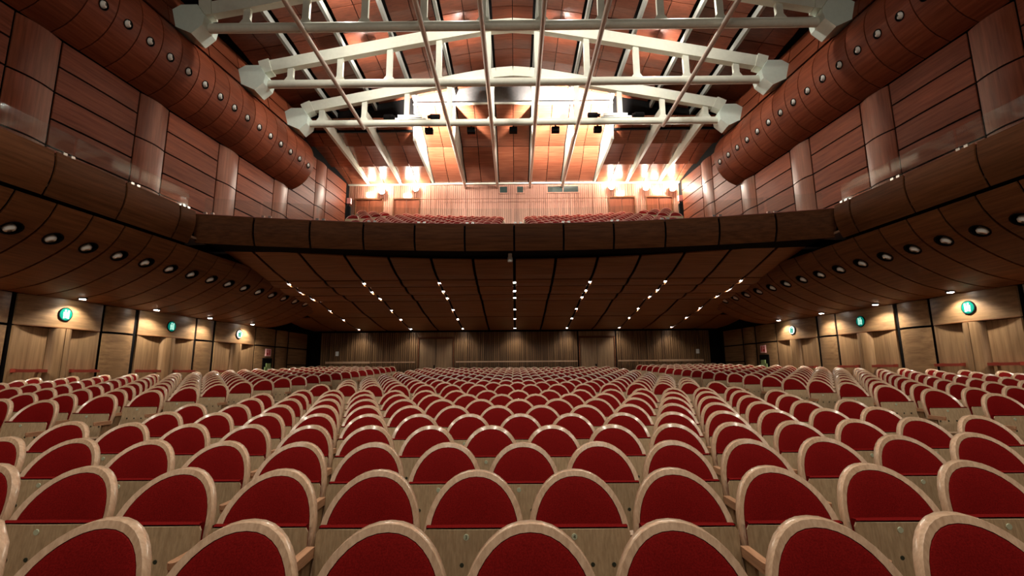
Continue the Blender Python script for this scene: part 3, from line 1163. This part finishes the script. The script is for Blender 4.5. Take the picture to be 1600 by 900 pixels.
for x, lab in ((-8.72, 'left'), (8.78, 'right')):
    t = empty('standpipe', (x, YB - .35, E + 7.3))
    tag(t, 'small dark stand with pink sign at the %s end of the balcony wall' % lab, 'stand', 'dark stands by the balcony wall')
    m = MB(); m.box(-.09, .09, -.09, .09, 0, 1.4); m.build('post', BLACK, t)
    m = MB(); m.box(-.10, .10, -.10, .10, 1.55, 1.85); m.build('sign_box', PINK, t)  # pink box is the small sign above the dark hydrant
    m = MB(); m.box(-.02, .02, -.02, .02, 1.4, 1.55); m.build('stem', BLACK, t)
t = empty('ceiling_sensor', (-.13, 14.75, E + 3.6))
tag(t, 'small pale sensor hanging under the middle of the balcony front', 'sensor')
m = MB(); m.tube((0, 0, .02), (0, 0, -.12), .06, 10); m.tube((0, 0, -.12), (0, 0, -.26), .075, 10); m.build('body', NOZZLE, t, True)
t = empty('wall_bracket_lamp', (X_at(10.75, .2), 10.75, E + 1.66))
tag(t, 'small pale bracket lamp on the dark lintel at the far right edge', 'lamp')
m = MB(); m.tube((-.02, 0, .12), (-.06, 0, -.02), .05, 10); m.tube((-.04, 0, -.02), (-.10, -.06, -.16), .085, 12); m.build('head', NOZZLE, t, True)
m = MB(); m.bar((-.04, 0, 0), (.12, .10, .0), .04, .05); m.build('arm', CHROME, t)

# ------------------------------------------------------------------ seats
SP = .57
REC = R(21)
TOP = .98
D_ED = .075


def back_y(x, z):
    return -(TOP - z) * math.tan(REC) - D_ED * (x / .275) ** 2


def outline(hw, top, zc, bottom, n=20):
    pts = [(-hw, bottom), (-hw, (bottom + zc) / 2)]
    for k in range(n + 1):
        a = math.pi - math.pi * k / n
        c, s_ = math.cos(a), math.sin(a)
        e = .94
        pts.append((hw * math.copysign(abs(c) ** e, c), zc + (top - zc) * abs(s_) ** e))
    pts += [(hw, (bottom + zc) / 2), (hw, bottom)]
    return pts


def seat_meshes(n=20):
    out = {}
    inn = outline(.243, TOP - .031, .664, .43, n)
    oo = outline(.274, TOP, .66, .40, n)
    cx, cz = 0, .62
    # padded front
    m = MB(); rows = []
    for sc_, dy in ((1.0, .012), (.985, -.010), (.90, -.022), (.6, -.030), (.3, -.032), (.02, -.032)):
        rows.append([(x * sc_, back_y(x * sc_, cz + (z - cz) * sc_) + dy, cz + (z - cz) * sc_) for x, z in inn + inn[:1]])
    m.sheet(rows)
    out['backrest'] = m.mesh('backrest', RED, True)
    # bent ply rim, rounded front edge
    m = MB()
    ring = lambda pts, dy, k=1.0: [(x * k, back_y(x, z) + dy, cz + (z - cz) * k) for x, z in pts + pts[:1]]
    m.sheet([ring(inn, .015), ring(inn, -.006), ring(oo, -.006, .992), ring(oo, .004), ring(oo, .040), ring(oo, .048, .985)])
    out['back_rim'] = m.mesh('back_rim', BEECH, True)
    m = MB()
    rows = [ring(oo, .048, .985), ring(oo, .050, .6), ring(oo, .050, .02)]
    m.sheet(rows)
    out['back_shell'] = m.mesh('back_shell', BEECH, True)
    # tipped-up seat: board to the front, cushion behind
    zt, zb = .725, .35
    yt, yb = -.235, -.285
    w = .262
    Y = lambda z: yb + (yt - yb) * (z - zb) / (zt - zb)
    m = MB()
    rows = []
    for z in (zb, zb + .02, .5, .6, zt - .02, zt):
        rr = .012 if z in (zb, zt) else 0
        rows.append([(x, Y(z) - (.008 if abs(x) < w - .03 else 0.0), z) for x in (-w + rr, -w + .03, -.1, .1, w - .03, w - rr)])
    m.sheet(rows)
    bk = [[(p[0], p[1] + .010, p[2]) for p in r] for r in rows]
    m.sheet(bk)
    m.sheet([rows[0], bk[0]]); m.sheet([rows[-1], bk[-1]])
    m.sheet([[r[0] for r in rows], [r[0] for r in bk]]); m.sheet([[r[-1] for r in rows], [r[-1] for r in bk]])
    for x in (-.165, -.055, .055, .165):
        m.tube((x, Y(.56) - .006, .56), (x, Y(.56) - .0105, .56), .011, 10, 1)
    out['seat_board'] = m.mesh('seat_board', [BOARD, INK])
    m = MB()
    rows = []
    for z, t in ((zb + .02, .0), (zb + .03, .03), (.5, .055), (.68, .05), (zt + .004, .048), (zt + .014, .026), (zt + .008, -.010)):
        rows.append([(x, Y(z) + .012 + t * (1 - .3 * abs(x) / w), z) for x in (-w + .012, -.15, 0, .15, w - .012)])
    m.sheet(rows)
    fr = [[(p[0], Y(p[2]) + .001, p[2]) for p in r] for r in rows]
    m.sheet([rows[-1], fr[-1]])
    m.sheet([[r[0] for r in rows], [r[0] for r in fr]]); m.sheet([[r[-1] for r in rows], [r[-1] for r in fr]])
    out['seat_cushion'] = m.mesh('seat_cushion', RED, True)
    # number badge
    m = MB(); m.tube((-.035, Y(.69) - .006, .69), (-.035, Y(.69) - .012, .69), .015, 14)
    out['number_badge'] = m.mesh('number_badge', BADGE, True)
    # arm
    for sd, nm in ((1, 'armrest'), (-1, 'armrest_left')):
        m = MB()
        x = sd * SP / 2
        n2 = 8
        poly = [(x - .022, -.24), (x - .022, -.47)]
        for k in range(1, n2):
            a = math.pi * k / n2
            poly.append((x - .022 * math.cos(a), -.47 - .03 * math.sin(a)))
        poly += [(x + .022, -.47), (x + .022, -.24)]
        m.prism(poly, 'z', .605, .635)
        m.prism([(p[0] * 1.0, p[1] * .985) for p in poly], 'z', .585, .605)
        out[nm] = m.mesh('armrest', ARM)
        m = MB()
        m.prism([(-.10, .0), (-.42, .0), (-.40, .12), (-.36, .586), (-.15, .586), (-.12, .12)], 'x', x - .009, x + .009)
        out['side_panel' if sd == 1 else 'side_panel_left'] = m.mesh('side_panel', OAK_Z)
    return out


SM = seat_meshes(20)
SLO = seat_meshes(10)

seats = []                                    # (x, y, block, row, position)
ROW_Y = [2.13 + .896 * i for i in range(9)] + [10.91 + .909 * i for i in range(15)]
for i, y in enumerate(ROW_Y):
    half = i % 2 == 1
    n = 16 if half else 15
    for k in range(n):
        pos = k - (n - 1) / 2
        seats.append((.055 + pos * SP, y, 'centre', i, pos, k == 0))
for s, blk in ((-1, 'left'), (1, 'right')):
    i = 0
    y = 3.52
    while y < 24.0:
        lim = X_at(y) - 1.15
        if y > 20:
            lim = min(lim, X_at(y) - 1.0)
        k = 0
        while 5.87 + k * SP < lim:
            x = s * (5.87 + k * SP) + .03
            first = (k == 0 and s > 0) or (s < 0 and 5.87 + (k + 1) * SP >= lim)
            seats.append((x, y, blk, i, k, first))
            k += 1
        y += .91; i += 1
mw = cam.matrix_world.inverted()


def project(x, y, z):
    p = mw @ Vector((x, y, z))
    d = -p.z
    if d <= .1:
        return None
    return 800 + 770 * p.x / d, 450 - 770 * p.y / d, d


ranked = []
rest = []
for sdef in seats:
    x, y, blk, row, pos, first = sdef
    z = floor_z(x, y) + (.05 if blk != 'centre' else 0)
    q = project(x, y, z + TOP)
    if q and -25 < q[0] < 1625 and q[1] < 880:
        ranked.append((q[2], sdef, z))
    else:
        rest.append((sdef, z))
ranked.sort(key=lambda a: a[0])
near, far = ranked[:300], [(a[1], a[2]) for a in ranked[300:]] + rest


def seat_label(blk, row, pos):
    if blk == 'centre':
        if pos == 0:
            p = 'the middle seat'
        else:
            k = int(abs(pos) + .5)
            p = '%s seat %s of the middle' % (ORD[k], 'left' if pos < 0 else 'right')
        return 'red seat in the %s row of the centre block, %s' % (ORD[row + 1], p)
    return 'red seat in the %s side block, row %s from the front, %s from the aisle' % (blk, ORD[row + 1], ORD[pos + 1])


GROUPS = {'centre': 'red seats of the centre block', 'left': 'red seats of the left side block', 'right': 'red seats of the right side block'}
PARTS = ['backrest', 'back_rim', 'back_shell', 'seat_cushion', 'seat_board', 'number_badge', 'armrest', 'side_panel']
proto = None
for i, (d, sdef, z) in enumerate(near):
    x, y, blk, row, pos, first = sdef
    if proto is None:
        proto = empty('theatre_seat', (0, 0, 0))
        parts = [put(nm, SM[nm], proto) for nm in PARTS]
        t = proto
    else:
        t = proto.copy()
        COL.objects.link(t)
        names = PARTS if i < 170 else PARTS[:5] + PARTS[6:]
        for nm, p in zip(PARTS, parts):
            if nm in names:
                c = p.copy()
                COL.objects.link(c)
                c.parent = t
                if i > 120 and nm in SLO:
                    c.data = SLO[nm]
    t.location = (x, y, z)
    tag(t, seat_label(blk, row, pos), 'seat', GROUPS[blk])
    if first:
        put('armrest', SM['armrest_left'], t)
        put('side_panel', SM['side_panel_left'], t)
    # the two numbers that can be read on the second row
    if blk == 'centre' and row == 1 and abs(pos) < 1:
        txt = bpy.data.curves.new('numeral', 'FONT')
        txt.body = '3' if pos < 0 else '4'
        txt.size = .026; txt.align_x = 'CENTER'; txt.align_y = 'CENTER'; txt.extrude = .0008
        tmp = bpy.data.objects.new('numeral_source', txt)
        nm_ = bpy.data.meshes.new_from_object(tmp)
        bpy.data.objects.remove(tmp); bpy.data.curves.remove(txt)
        nm_.materials.clear(); nm_.materials.append(INK)
        o = put('numeral', nm_)
        badge = [c for c in t.children if c.name.startswith('number_badge')][0] if t is not proto else parts[5]
        o.parent = badge
        o.location = (-.035, -.2397 - .0125, .69)
        o.rotation_euler = (R(90 - 7), 0, 0)


def merged_seats(name, defs, meshes, keys, mats, label, cat, group):
    V, F, M = [], [], []
    tmpl = []
    base = 0
    tv, tf, tm = [], [], []
    for k in keys:
        me = meshes[k]
        b = len(tv)
        tv += [tuple(v.co) for v in me.vertices]
        for p in me.polygons:
            tf.append([b + q for q in p.vertices])
            mat = me.materials[p.material_index]
            tm.append(mats.index(mat))
    for (x, y, z) in defs:
        b = len(V)
        V += [(a + x, c + y, e + z) for a, c, e in tv]
        F += [[b + q for q in f] for f in tf]
        M += tm
    me = bpy.data.meshes.new(name)
    me.from_pydata(V, [], F)
    for mt in mats:
        me.materials.append(mt)
    me.polygons.foreach_set('material_index', M)
    me.polygons.foreach_set('use_smooth', [True] * len(F))
    try:
        me.set_sharp_from_angle(angle=R(38))
    except Exception:
        pass
    me.update()
    o = put(name, me)
    tag(o, label, cat, group, 'stuff')
    return o


SXLO = seat_meshes(8)
edge = [a for a in rest if a[0][1] < 8.0]
far = [a for a in far if a not in edge]
merged_seats('outer_seats', [(s_[0], s_[1], z) for s_, z in edge], SXLO,
             ['backrest', 'back_rim', 'back_shell', 'seat_cushion', 'seat_board', 'armrest', 'side_panel'], [RED, BEECH, BOARD, INK, ARM, OAK_Z],
             'mass of red seats at the outer ends of the nearest rows', 'seats', 'outer ends of the front rows')
merged_seats('distant_seats', [(s_[0], s_[1], z) for s_, z in far], SXLO,
             ['backrest', 'back_rim', 'back_shell', 'seat_cushion', 'seat_board', 'armrest', 'side_panel'], [RED, BEECH, BOARD, INK, ARM, OAK_Z],
             'mass of small red seats filling the far rows up to the rear wall', 'seats', 'far rows of seats')
bdefs = []
for r in range(12):
    y = 15.9 + .78 * r
    z = E + 3.72 + max(0, (y - 15.4)) * .362
    lim = min(X_at(y, NU) - 1.2, .325 * y)
    x = .72
    while x < lim:
        if not (5.6 < x < 6.0):
            xx_ = x + .3 * (r % 2)
            bdefs += [(xx_, y, z + .006 * xx_ * xx_), (-xx_, y, z + .006 * xx_ * xx_)]
        x += SP
RIM_ROSE = plain('rose_edge', (.42, .16, .11, 1), .45, 0, .05)
SBAL = {k: v.copy() for k, v in SXLO.items()}
for k in ('back_rim',):
    SBAL[k].materials[0] = RIM_ROSE
merged_seats('balcony_seats', bdefs, SBAL, ['backrest', 'back_rim', 'back_shell', 'seat_cushion', 'seat_board', 'side_panel'], [RED, RIM_ROSE, BEECH, BOARD, INK, OAK_Z],
             'mass of red seats on the balcony behind its front', 'seats', 'seats on the balcony')
